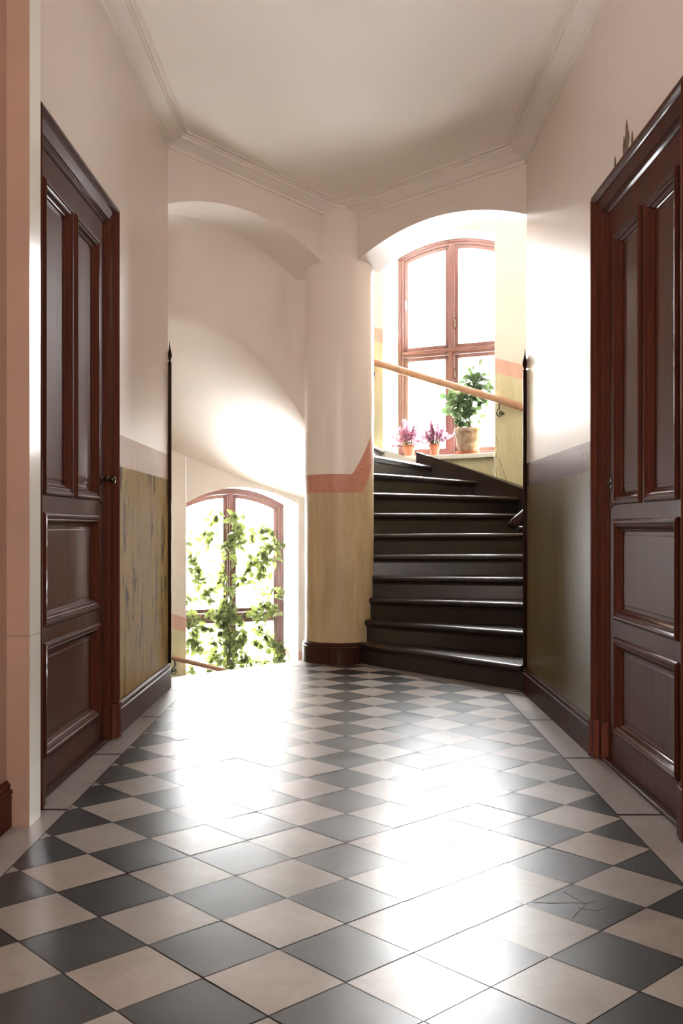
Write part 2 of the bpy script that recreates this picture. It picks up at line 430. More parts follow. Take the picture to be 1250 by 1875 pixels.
# ------------------------------------------------------------------ arched headers on both sides of the pier
def header(name, A, B, sc, zt, k, s0, s1, th, sign):
    A = Vector(A); B = Vector(B); d = (B - A).normalized(); n = Vector((-d.y, d.x)) * sign
    mb = MB(); N = 40
    def z(s): return zt - k * (s - sc) ** 2
    fb, ft, bb, bt = [], [], [], []
    for i in range(N + 1):
        s = s0 + (s1 - s0) * i / N; p = A + d * s; q = p + n * th
        fb.append((p.x, p.y, z(s))); ft.append((p.x, p.y, 5.2)); bb.append((q.x, q.y, z(s))); bt.append((q.x, q.y, 5.2))
    mb.grid([ft, fb], M['plaster'], False); mb.grid([fb, bb], M['plaster'], True); mb.grid([bb, bt], M['plaster'], False)
    mb.poly([ft[0], fb[0], bb[0], bt[0]], M['plaster']); mb.poly([ft[-1], fb[-1], bb[-1], bt[-1]], M['plaster']); mb.grid([bt, ft], M['plaster'], False)
    # split shared soffit/face edges so the arris stays crisp
    return mb.build(name, kind='structure')
header('wall_arch_left', (XL, 6.585), (-.13, 7.80), .68, 3.452, .286, 0.0, 1.66, .42, 1)
header('wall_arch_right', (.045, 7.83), (1.2, 6.37), .86, 3.383, .208, 0.0, 1.87, .30, 1)

# ------------------------------------------------------------------ round pier
def make_pier():
    mb = MB(); seg = 96
    def ztop(t): return 1.53 + .0076 * max(0, t + 68)
    def zbot(t): return 1.38 + .0076 * max(0, t + 49)
    angs = [-230 + 360 * i / seg for i in range(seg)] 
    def ring(f): return [pol(PIER, t, f(t)) for t in angs]
    def cl(v): return min(v, 3.2)
    r0 = ring(lambda t: -.3); r1 = ring(lambda t: cl(zbot(t)) if t < 0 else cl(zbot(t))); r2 = ring(lambda t: cl(ztop(t))); r3 = ring(lambda t: 5.2)
    for a, b, m in ((r0, r1, M['dado_pier']), (r1, r2, M['pink']), (r2, r3, M['plaster'])):
        mb.grid([a, b], m, True, True)
    return mb.build('wall_pier', kind='structure')
make_pier()

# ------------------------------------------------------------------ stairwell outer wall with two arched window niches
WINP = {'up': dict(t=64.0, sill=1.82, top=4.235, k=.36, hw=.621), 'low': dict(t=116.0, sill=-.85, top=1.525, k=.45, hw=.621)}
def make_stairwell():
    mb = MB(); m = M['stairwell']; ZB, ZT = -3.1, 5.2
    t0, t1 = -42.8, 216.2; ts = [t0]
    t = -42.0
    while t < 216.2: ts.append(t); t += 1.0
    ts.append(t1); half = math.degrees(math.asin(.621 / RW))
    for W in WINP.values(): ts += [W['t'] - half, W['t'] + half]
    ts = sorted(set(round(x, 4) for x in ts))
    def hole(t):
        for W in WINP.values():
            if abs(t - W['t']) < half + 1e-3: return W
    for a, b in zip(ts[:-1], ts[1:]):
        if b - a < 1e-4: continue
        W = hole((a + b) / 2)
        def q(za0, zb0, za1, zb1): mb.poly([pol(RW, a, za0), pol(RW, b, zb0), pol(RW, b, zb1), pol(RW, a, za1)], m, True)
        if not W: q(ZB, ZB, ZT, ZT)
        else:
            ua, ub = RW * sin(R_(a - W['t'])), RW * sin(R_(b - W['t']))
            q(ZB, ZB, W['sill'], W['sill']); q(W['top'] - W['k'] * ua * ua, W['top'] - W['k'] * ub * ub, ZT, ZT)
    # reveals
    for W in WINP.values():
        T = Vector((-sin(R_(W['t'])), cos(R_(W['t'])), 0)); Nn = Vector((cos(R_(W['t'])), sin(R_(W['t'])), 0)); C = Vector((CX, CY, 0))
        def wp(u, z): 
            p = C + T * u + Nn * sqrt(RW * RW - u * u); return (p.x, p.y, z)
        def pp(u, z): 
            p = C + T * u + Nn * (WD + .12); return (p.x, p.y, z)
        us = [-.621 + 1.242 * i / 24 for i in range(25)]
        za = lambda u: W['top'] - W['k'] * u * u
        mb.grid([[wp(u, za(u)) for u in us], [pp(u, za(u)) for u in us]], m, True)
        mb.grid([[wp(u, W['sill']) for u in us], [pp(u, W['sill']) for u in us]], m, False)
        for u in (us[0], us[-1]): mb.poly([wp(u, W['sill']), pp(u, W['sill']), pp(u, za(u)), wp(u, za(u))], m)
    for v in range(len(mb.v)): pass
    # flat returns from the corridor corners to the round wall
    mb.poly([(1.20, 6.37, -.3), (CX + RW * cos(R_(-42.8)), 6.37, -.3), (CX + RW * cos(R_(-42.8)), 6.37, 5.2), (1.20, 6.37, 5.2)], m)
    mb.poly([(-1.355, 6.585, -3.1), (CX + RW * cos(R_(216.2)), 6.585, -3.1), (CX + RW * cos(R_(216.2)), 6.585, 5.2), (-1.355, 6.585, 5.2)], m)
    mb.poly([(-1.355, 6.585, -3.1), (-1.355, 6.585, 0), (1.6, 6.4, 0), (1.6, 6.4, -3.1)], m)
    o = mb.build('wall_stairwell', origin=(CX, CY, 0), kind='structure', fix=False)
    bm = bmesh.new(); bm.from_mesh(o.data); bmesh.ops.remove_doubles(bm, verts=bm.verts, dist=.0005); bm.to_mesh(o.data); bm.free()
    em = o.modifiers.new('edges', 'EDGE_SPLIT'); em.split_angle = R_(30)
    mb = MB(); mb.poly([pol(3.0, t, 5.2) for t in range(0, 360, 20)], M['ceiling']); mb.build('ceiling_stairwell', kind='structure')
    mb = MB(); mb.poly([pol(3.0, t, -3.1) for t in range(0, 360, 20)], M['stair']); mb.build('floor_stairwell', kind='structure')
make_stairwell()

# hairline cracks in the plaster beside the sill
mb = MB()
for line in ([(48.9, 1.80), (48.3, 1.86), (48.1, 1.95), (48.5, 2.03)], [(49.0, 1.80), (49.2, 1.70), (48.0, 1.60), (47.9, 1.53)], [(48.6, 1.82), (47.8, 1.80), (46.6, 1.68), (45.6, 1.58)], [(47.6, 1.78), (46.9, 1.73)], [(48.9, 1.80), (49.4, 1.75)]):
    pts = []
    for (a, b) in zip(line[:-1], line[1:]):
        for i in range(4): f = i / 4; pts.append(pol(RW + .0005, a[0] + (b[0] - a[0]) * f + random.gauss(0, .06), a[1] + (b[1] - a[1]) * f + random.gauss(0, .004)))
    pts.append(pol(RW + .0005, *line[-1])); mb.tube(pts, .0022, M['bark'], 4)
mb.build('crack', bpy.data.objects['wall_stairwell'])

# ------------------------------------------------------------------ windows
def make_window(n, key):
    W = WINP[key]; t = W['t']
    T = Vector((-sin(R_(t)), cos(R_(t)), 0)) * -1            # u grows to the right seen from inside
    Nn = Vector((cos(R_(t)), sin(R_(t)), 0)); C = Vector((CX, CY, 0)) + Nn * WD
    base = C + Vector((0, 0, W['sill']))
    root = empty('window_%d' % n, base, kind='structure')
    def P(u, d, z): p = C + T * u - Nn * d; return (p.x, p.y, z)        # d towards the room
    za = lambda u, e=0: W['top'] - W['k'] * u * u - e
    hw = .615; sill = W['sill'] + (.045 if key == 'up' else .045); fm = M['frame_wood']
    def bar(mb, u0, u1, d0, d1, z0, z1):
        pts = [P(u0, d0, z0), P(u1, d0, z0), P(u1, d1, z0), P(u0, d1, z0), P(u0, d0, z1), P(u1, d0, z1), P(u1, d1, z1), P(u0, d1, z1)]
        i = mb.vs(pts)
        for q in ((0, 3, 2, 1), (4, 5, 6, 7), (0, 1, 5, 4), (1, 2, 6, 5), (2, 3, 7, 6), (3, 0, 4, 7)): mb.face([i[a] for a in q], fm)
    def barc(mb, u0, u1, d0, d1, e0, e1, N=20):          # curved bar following the arch, from e0 to e1 below it
        us = [u0 + (u1 - u0) * i / N for i in range(N + 1)]
        rows = [[P(u, d0, za(u, e0)) for u in us], [P(u, d1, za(u, e0)) for u in us], [P(u, d1, za(u, e1)) for u in us], [P(u, d0, za(u, e1)) for u in us]]
        rows.append(rows[0]); mb.grid(rows, fm, False)
        for j in (0, -1): mb.poly([r[j] for r in rows[:4]], fm)
    tr = W['sill'] + 1.20 if key == 'up' else .14
    mb = MB(); barc(mb, -hw, hw, -.05, .03, 0, .06); bar(mb, -hw, -hw + .06, -.05, .03, sill, za(hw) - .01); bar(mb, hw - .06, hw, -.05, .03, sill, za(hw) - .01); bar(mb, -hw, hw, -.05, .03, sill, sill + .06)
    barc(mb, -hw, hw, .03, .045, 0, .03); bar(mb, -hw, -hw + .028, .03, .045, sill, za(hw) - .01); bar(mb, hw - .028, hw, .03, .045, sill, za(hw) - .01)
    mb.build('window_frame', root, bevel=.006)
    mb = MB(); bar(mb, -.032, .032, -.03, .035, sill + .05, za(0) - .05); bar(mb, -.014, .014, .035, .048, sill + .05, za(0) - .05); mb.build('mullion', root, bevel=.005)
    mb = MB(); bar(mb, -hw + .05, hw - .05, -.03, .03, tr - .035, tr + .035); bar(mb, -hw + .05, hw - .05, .03, .05, tr - .005, tr + .03); mb.build('transom', root, bevel=.005)
    for (u0, u1) in ((-hw + .062, -.034), (.034, hw - .062)):
        for lvl in (0, 1):
            mb = MB(); w_ = .042
            if lvl == 0: z0, z1 = sill + .062, tr - .037
            else: z0 = tr + .037
            if lvl == 0:
                bar(mb, u0, u1, -.03, .015, z0, z0 + w_); bar(mb, u0, u1, -.03, .015, z1 - w_, z1); bar(mb, u0, u0 + w_, -.03, .015, z0, z1); bar(mb, u1 - w_, u1, -.03, .015, z0, z1)
                s = mb.build('sash', root, bevel=.004); g = MB(); g.poly([P(u0 + .02, -.008, z0 + .02), P(u1 - .02, -.008, z0 + .02), P(u1 - .02, -.008, z1 - .02), P(u0 + .02, -.008, z1 - .02)], M['glass'])
            else:
                barc(mb, u0, u1, -.03, .015, .062, .104); bar(mb, u0, u1, -.03, .015, z0, z0 + w_); bar(mb, u0, u0 + w_, -.03, .015, z0, za(u0, .07)); bar(mb, u1 - w_, u1, -.03, .015, z0, za(u1, .07))
                s = mb.build('sash', root, bevel=.004); us = [u0 + .02 + (u1 - u0 - .04) * i / 12 for i in range(13)]; g = MB(); g.grid([[P(u, -.008, z0 + .02) for u in us], [P(u, -.008, za(u, .085)) for u in us]], M['glass'], False)
            g.build('pane', s, fix=False)
    # catches on the mullion and left sash
    for (u, z) in ((-hw + .085, tr + .55), (.04, tr + .30), (.04, tr - .25)):
        mb = MB(); mb.tube([P(u, .02, z - .06), P(u, .035, z - .03), P(u, .04, z + .03), P(u, .02, z + .07)], [.006, .008, .008, .004], M['white_stone'] if u < 0 else M['brass']); mb.build('catch', root)
    # stone sill board following the curved wall
    mb = MB(); rows = []
    ofs = 2.2
    for (rr, z) in ((WD - .045, sill), (None, sill), (None, sill - .048), (WD - .045, sill - .048)):
        row = []
        for i in range(17):
            u = -.60 + 1.2 * i / 16
            if rr: p = P(u, .045, z)
            else:
                uu = u * 1.03; p = P(uu, WD - sqrt(RW * RW - uu * uu) + .055, z)
            row.append(p)
        rows.append(row)
    rows.append(rows[0]); mb.grid(rows, M['white_stone'], False)
    mb.poly([r[0] for r in rows[:4]], M['white_stone']); mb.poly([r[-1] for r in rows[:4]], M['white_stone']); mb.build('window_sill', root, bevel=.006)
make_window(1, 'up'); make_window(2, 'low')

# ------------------------------------------------------------------ staircases
def r_out(t, R=2.28):
    if t < -20 or t > 190:
        y = 6.41 if t < 0 else 6.95
        s = sin(R_(t)); 
        if s < 0: return min(R, (y - CY) / s)
    return R
def wedge(mb, t0, t1, r0, rf, z0, z1, mat):
    N = max(2, int((t1 - t0) / 2)); ts = [t0 + (t1 - t0) * i / N for i in range(N + 1)]
    pts = [pol(r0, t)[:2] for t in ts] + [pol(rf(t), t)[:2] for t in reversed(ts)]
    mb.prism(pts, z0, z1, mat)
def nosing(mb, t, r0, r1, z, mat, rad=.020):
    # rounded front edge running along the radial line, projecting ahead of the riser, with a small cove underneath
    d = Vector((cos(R_(t)), sin(R_(t)), 0)); f = Vector((sin(R_(t)), -cos(R_(t)), 0))
    sec = [(-.10, 0), (.010, 0), (.022, -.003), (.031, -.010), (.035, -.020), (.033, -.032), (.026, -.041), (.012, -.046), (.006, -.052), (.002, -.066), (-.006, -.074), (-.10, -.074)]
    rows = []
    for r in (r0, r1 - .012, r1 - .003, r1):
        sc = 1 if r < r1 - .005 else (.9 if r < r1 else .6); o = Vector((CX, CY, z)) + d * r
        rows.append([tuple(o + f * (a * sc if a > 0 else a) + Vector((0, 0, b))) for a, b in sec])
    ids = mb.grid(rows, mat, False, True); mb.face(ids[0], mat); mb.face(ids[-1], mat)
stair = empty('spiral_staircase', (CX + .9, CY - .9, 0), 'dark winding staircase with worn rounded stone steps rising to the right of the round pier', 'staircase')
for k in range(1, 15):
    t = -51 + DEG * (k - 1); z = k * RISE
    mb = MB(); lo = z - .26 if k > 6 else -.0
    wedge(mb, t, t + DEG + 2.5, .282, r_out, max(0.0, z - RISE) - (.06 if k > 6 else 0) if k > 1 else 0.0, z - .002, M['stair'])
    r1 = (1.975 if k == 1 else min(r_out(t), 2.28))
    nosing(mb, t, .286, r1, z, M['stair'])
    mb.build('step', stair, bevel=0)
# outer string (dark sloping skirting) beside the steps
def string(mb, t0, t1, zf, r0, r1, up, down, mat):
    ts = [t0 + (t1 - t0) * i / 50 for i in range(51)]
    rows = [[pol(r0, t, zf(t) - down) for t in ts], [pol(r0, t, zf(t) + up) for t in ts], [pol(r1, t, zf(t) + up) for t in ts], [pol(r1, t, zf(t) - down) for t in ts]]
    rows.append(rows[0]); mb.grid(rows, mat, False)
    for j in (0, -1): mb.poly([r[j] for r in rows[:4]], mat)
mb = MB(); string(mb, -35, 69.5, zn, 2.275, 2.402, .10, .35, M['stair']); mb.build('outer_string', stair)
mb = MB(); string(mb, 69.5, 133, zn, 2.270, 2.402, .015, .26, M['white_stone']); mb.build('outer_string', stair)['label'] = 'pale upper length of the string'
# vaulted plaster underside of the flight
A_ = Vector((XL, 6.585)); d_ = (Vector((-.13, 7.80)) - A_).normalized(); n_ = Vector((-d_.y, d_.x))
def hdist(p):
    q = Vector(p[:2]) - A_
    return q.dot(n_) - .42 if q.dot(d_) < 1.66 else 1.0
mb = MB(); rows = []; ends = []
for j in range(25):
    r = PIER - .005 + (RW + .01 - PIER) * j / 24; t = 120.0
    while t < 217 and hdist(pol(r, t)) > -.03: t += .25
    ends.append((r, t))
for i in range(81):
    row = []
    for j, (r, te) in enumerate(ends):
        t = 58 + (te - 58) * i / 80; a = j / 24; p = pol(r, t); z = zn(t) - .80 + .33 * max(0, 1 - abs(2 * a - 1) ** 2.2)
        x = max(0, min(1, 1 - (te - t) / 34)); x = x * x * (3 - 2 * x); s_ = (Vector(p[:2]) - A_).dot(d_)
        zt = 3.452 - .286 * (s_ - .68) ** 2 + .02
        row.append((p[0], p[1], z + (zt - z) * x))
    rows.append(row)
mb.grid(rows, M['vault'], True); mb.build('underside', stair, fix=False)

down = empty('descending_staircase', (-1.2, 8.2, -.175), 'stairs dropping out of sight beyond the floor edge under the left arch', 'staircase')
for k in range(1, 15):
    t1_ = 218 - DEG * (k - 1); t0_ = t1_ - DEG; z = -RISE * k
    mb = MB(); wedge(mb, t0_, t1_ + 3, .284, lambda t: 2.38 if t < 213 else (1.4 if t > 219 else 1.6), z - .2, z, M['stair']); mb.build('step', down, bevel=.006)

# ------------------------------------------------------------------ handrails
def rail(name, pts, label, w_=.030, h_=.026, brackets=(), mat=None):
    o = empty(name, pts[0], label, 'handrail')
    mb = MB(); mb.tube(pts, 1.0, mat or M['rail_wood'], 12, True, w_, h_); mb.build('rail', o)
    for (t, z) in brackets:
        b = MB(); d = Vector((cos(R_(t)), sin(R_(t)), 0)); tt = Vector((-sin(R_(t)), cos(R_(t)), 0))
        c = Vector(pol(2.33, t, z)); pts_ = [c + Vector((0, 0, -.02)), c + Vector((0, 0, -.05)) - d * .012, c + Vector((0, 0, -.085)) - d * .005]
        for i in range(15):
            a = i / 14 * 1.55 * 2 * pi; rr = .044 * (1 - i / 17)
            pts_.append(c + Vector((0, 0, -.132)) + tt * -(rr * sin(a) * -1 + 0) + Vector((0, 0, rr * cos(a))) + d * .004 * i / 3)
        b.tube(pts_, .0068, M['iron'], 8)
        b.lathe(tuple(c + Vector((0, 0, -.132)) - Vector((0, 0, 0))), [(0.0, -.007), (.006, -.005), (.008, 0), (.006, .005), (0, .007)], M['iron'], 12)
        b.tube([c + Vector((0, 0, -.132)), c + d * .072 + Vector((0, 0, -.132))], .006, M['iron'], 8)
        b.tube([c + d * .060 + Vector((0, 0, -.132)), c + d * .071 + Vector((0, 0, -.132))], .013, M['iron'], 12)
        b.build('bracket', o)
    return o
zr = lambda t: zn(t) + .895 + .0006 * (t - 39)
rail('stair_handrail', [pol(2.33, t, zr(t)) for t in range(20, 132, 2)], 'pale wooden handrail crossing in front of the upper arched window', .026, .038, [(46.5, zr(46.5)), (81.6, zr(81.6)), (20.5, zr(20.5)), (115, zr(115))])
zl = lambda t: -.19 + (t - 137) * .0125
rail('stair_handrail', [pol(2.32, t, zl(t)) for t in range(70, 200, 3)], 'brown wooden handrail sloping down below the lower arched window', .028, .026, [(135.5, zl(135.5)), (105, zl(105)), (170, zl(170))])
# short start of the right-hand rail that peeks out behind the corridor corner
o = empty('handrail_end', (1.21, 6.95, 1.1), 'short glossy dark handrail end poking out behind the right corner rod', 'handrail')
mb = MB(); mb.tube([(1.195, 6.93, 1.105), (1.22, 6.945, 1.135), (1.30, 6.99, 1.20), (1.55, 7.08, 1.28), (1.90, 7.3, 1.36)], [.026, .032, .032, .032, .032], M['pole_paint'], 14); mb.build('rail', o)
mb = MB(); mb.tube([(1.26, 6.96, 1.14), (1.25, 6.95, 1.09), (1.235, 6.94, 1.075)], .007, M['iron']); mb.tube([(1.26, 6.96, 1.10), (1.30, 6.6, 1.10), (1.31, 6.372, 1.10)], .008, M['iron']); mb.build('bracket', o)

# ------------------------------------------------------------------ baseboards
bprof = [(0, 0), (.020, 0), (.020, .122), (.024, .126), (.024, .134), (.018, .139), (.014, .140), (.014, .148), (.017, .152), (.014, .159), (.006, .166), (.004, .172), (0, .172)]
def base_line(name, pts, mat, zoff=0):
    # pts: wall line, room on the right-hand side
    mb = MB(); rows = []
    for d, h in bprof:
        rows.append([(p.x, p.y, h) for p in offset(pts, d)])
    rows.append(rows[0]); mb.grid(rows, mat, False)
    for j in (0, -1): mb.poly([r[j] for r in rows[:-1]], mat)
    return mb.build(name, kind='structure')
base_line('baseboard_left', [(XL, 5.052), (XL, 6.60)], M['mahogany'])
base_line('baseboard_right', [(XR, 6.385), (XR, 4.652)], M['dark_wood'])
base_line('baseboard_front_left', [(-1.245, 2.0), (-1.245, 3.531)], M['mahogany'])
# baseboard bent round the pier
mb = MB(); rows = []
for d, h in bprof:
    rows.append([pol(PIER + d, t, h) for t in range(-205, -52, 4)])
rows.append(rows[0]); mb.grid(rows, M['dark_wood'], False); mb.build('baseboard_pier', kind='structure')

# ------------------------------------------------------------------ doors
def make_door(n, side):
    D = DOOR[side]; s = D['side']; L = D['leaf']; y0, y1, top = D['y0'], D['y1'], D['top']
    P = lambda y, z, d: (s * (L - d), y, z)                  # d towards the corridor from the leaf face
    root = empty('door_%d' % n, (s * L, (y0 + y1) / 2, 0), kind='structure')
    wallx = (1.215 if side == 'left' else 1.20)
    dw = L - wallx
    # casing: stepped architrave, mitred
    W = .105 if side == 'left' else .115
    cp = [(0, -.05), (0, .004), (.010, .012), (.014, .012), (.018, .018), (.022, .018), (.026, .026), (.070, .038), (.074, .046), (.078, .050), (.086, .060), (.094, .062), (.100, .056), (W, .054), (W, dw)]
    mb = MB(); rows = []
    for w_, d in cp:
        rows.append([P(y1 + w_, 0.0, d), P(y1 + w_, top + w_, d), P(y0 - w_, top + w_, d), P(y0 - w_, 0.0, d)])
    mb.grid(rows, M['mahogany'], False); mb.build('door_casing', root)
    for yy in ((y1, y1 + W + .004), (y0 - W - .004, y0)):
        mb = MB(); a, b = yy
        far = yy[0] == y1
        for (w0, w1, d) in ((0.0, .045, .034), (.045, .085, .060), (.085, W + .004, .068)):
            ya, yb = (y1 + w0, y1 + w1) if far else (y0 - w1, y0 - w0)
            p0, p1 = s * (L - d), s * (L + .0); mb.box(min(p0, p1), max(p0, p1), ya, yb, .001, .185, M['mahogany'])
        mb.build('plinth_block', root, bevel=.003)
    # leaf
    wst = .118; mid = (y0 + y1) / 2; hm = .037
    if side == 'left': tp, ub, mt, mbm, lt, lb = 2.535, 1.247, 1.152, .700, .612, .156
    else: tp, ub, mt, mbm, lt, lb = 2.437, 1.216, 1.128, .687, .586, .166
    zb = .022; cols = [(y0 + wst, mid - hm), (mid + hm, y1 - wst)]
    mb = MB(); th = .045
    def bx(ya, yb, za, zb_): 
        p0, p1 = s * L, s * (L + th); mb.box(min(p0, p1), max(p0, p1), ya, yb, za, zb_, M['mahogany'])
    bx(y0, y0 + wst, zb, top); bx(y1 - wst, y1, zb, top); bx(y0 + wst, y1 - wst, zb, lb); bx(y0 + wst, y1 - wst, lt, mbm); bx(y0 + wst, y1 - wst, mt, ub); bx(y0 + wst, y1 - wst, tp, top); bx(mid - hm, mid + hm, ub, tp)
    mb.build('leaf', root)
    rects = [(c0, c1, ub, tp) for c0, c1 in cols] + [(y0 + wst, y1 - wst, mbm, mt), (y0 + wst, y1 - wst, lb, lt)]
    mp = [(.012, 0), (.012, .004), (.007, .010), (0, .013), (-.008, .012), (-.013, .006), (-.016, .005), (-.020, .007), (-.025, .004), (-.030, -.004), (-.036, -.010), (-.040, -.012), (-.043, -.018), (-.046, -.020)]
    fp = [(-.040, -.020), (-.060, -.020), (-.064, -.0185)]
    for (a, b, c, d_) in rects:
        def ring(w_, d): return [P(a - w_, c - w_, d), P(b + w_, c - w_, d), P(b + w_, d_ + w_, d), P(a - w_, d_ + w_, d)]
        mb = MB(); ids = mb.grid([ring(*q) for q in fp], M['mahogany_panel'], False, True); mb.face(ids[-1], M['mahogany_panel'])
        bk = mb.vs(ring(-.02, -.04)); mb.face(bk, M['mahogany_panel'])
        pn = mb.build('panel', root, fix=False); mb = MB(); mb.grid([ring(*q) for q in mp], M['mahogany'], False, True); mb.build('panel_moulding', pn)
    # threshold
    mb = MB(); x0, x1 = sorted((s * (L - .030), s * (L + .06))); mb.box(x0, x1, y0, y1, .0012, .020, M['dark_wood']); mb.build('threshold', root, bevel=.006)
    # handle
    if side == 'left':
        hy, hz = 4.89, 1.345
        k = MB(); k.lathe((-L, hy, hz), [(.0, .0), (.027, .0), (.027, .006), (.012, .010), (.009, .030), (.010, .034), (.0, .035)], M['brass'], 20, True, 'x')
        k.lathe((-L + .040, hy - .03, hz), [(.0, -.022), (.014, -.016), (.015, -.004), (.009, .004), (.011, .030), (.008, .045), (.0, .055)], M['brass'], 18, True, 'y')
        k.lathe((-L + .03, hy, hz), [(.009, 0), (.010, .01), (.016, .022), (.020, .034), (.017, .044), (.0, .050)], M['brass'], 20, True, 'x')
        k.build('door_handle', root)
        k = MB(); k.lathe((-L, hy, hz - .115), [(.0, 0), (.013, 0), (.013, .004), (.006, .007), (.0, .007)], M['brass'], 16, True, 'x'); k.build('keyhole_cover', root)
    else:
        hy, hz = 4.475, 1.305
        k = MB(); pts = [(-.022, 0), (0, .036), (.022, 0), (0, -.036)]
        a = k.vs([P(hy + u, hz + v, 0) for u, v in pts]); b = k.vs([P(hy + u * .9, hz + v * .9, .006) for u, v in pts]); k.face(b, M['iron'])
        for i in range(4): k.face([a[i], a[(i + 1) % 4], b[(i + 1) % 4], b[i]], M['iron'])
        k.lathe((s * (L - .012), hy, hz), [(.0, -.014), (.007, -.012), (.008, .010), (.0, .012)], M['iron'], 14, True, 'x'); k.build('latch_plate', root)
        k = MB(); k.lathe((s * (L - .001), hy, hz - .10), [(0, -.008), (.010, -.006), (.014, 0), (.0, .001)], M['brass'], 14, True, 'x'); k.build('keyhole_cover', root)
make_door(1, 'left'); make_door(2, 'right')

# ------------------------------------------------------------------ corner rods with pointed finials
def rod(x, y, ztip, r, label):
    o = empty('corner_rod', (x, y, .17), label, 'corner guard rod', 'corner rods at the end of the passage')
    zt = ztip - .155
    mb = MB(); mb.tube([(x, y, .172), (x, y, zt)], r, M['pole_paint'], 14); mb.build('rod', o)
    mb = MB(); mb.lathe((x, y, zt), [(r, -.004), (r * 1.05, 0), (r * .9, .006), (r * .45, .012), (r * .55, .018), (r * .85, .028), (r * 1.15, .044), (r * 1.2, .054), (r * 1.0, .070), (r * .55, .092), (r * .25, .115), (r * .12, .14), (0, .155)], M['pole_paint'], 18); mb.build('finial', o)
rod(XL + .010, 6.598, 2.385, .0125, 'dark slender rod with pointed finial at the left wall corner')
rod(XR - .010, 6.372, 2.29, .0135, 'dark slender rod with pointed finial at the right wall corner')

# ------------------------------------------------------------------ plants
def add_leaf(mb, base, d, nrm, ln, wd, mat, round_=False, cup=.25):
    d = Vector(d).normalized(); n = Vector(nrm); n = (n - d * n.dot(d)).normalized(); s_ = d.cross(n); base = Vector(base)
    if round_: secs = [(0, .0), (.12, .55), (.4, 1), (.7, .9), (.92, .45), (1, 0)]
    else: secs = [(0, .0), (.15, .55), (.42, 1), (.72, .62), (1, 0)]
    L_, C_, R__ = [], [], []
    for a, w_ in secs:
        c = base + d * (ln * a) - n * (ln * .25 * a * a); L_.append(c + s_ * wd * .5 * w_ + n * wd * cup * w_); R__.append(c - s_ * wd * .5 * w_ + n * wd * cup * w_); C_.append(c)
    ic = mb.vs(C_); il = mb.vs(L_[1:-1]); ir = mb.vs(R__[1:-1]); k = len(secs)
    mb.face([ic[0], il[0], ic[1]], mat, True); mb.face([ic[0], ic[1], ir[0]], mat, True)
    for i in range(1, k - 2):
        mb.face([ic[i], il[i - 1], il[i], ic[i + 1]], mat, True); mb.face([ic[i], ic[i + 1], ir[i], ir[i - 1]], mat, True)
    mb.face([ic[k - 2], il[k - 3], ic[k - 1]], mat, True); mb.face([ic[k - 2], ic[k - 1], ir[k - 3]], mat, True)
def rnd(a): return Vector((random.gauss(0, a), random.gauss(0, a), random.gauss(0, a)))

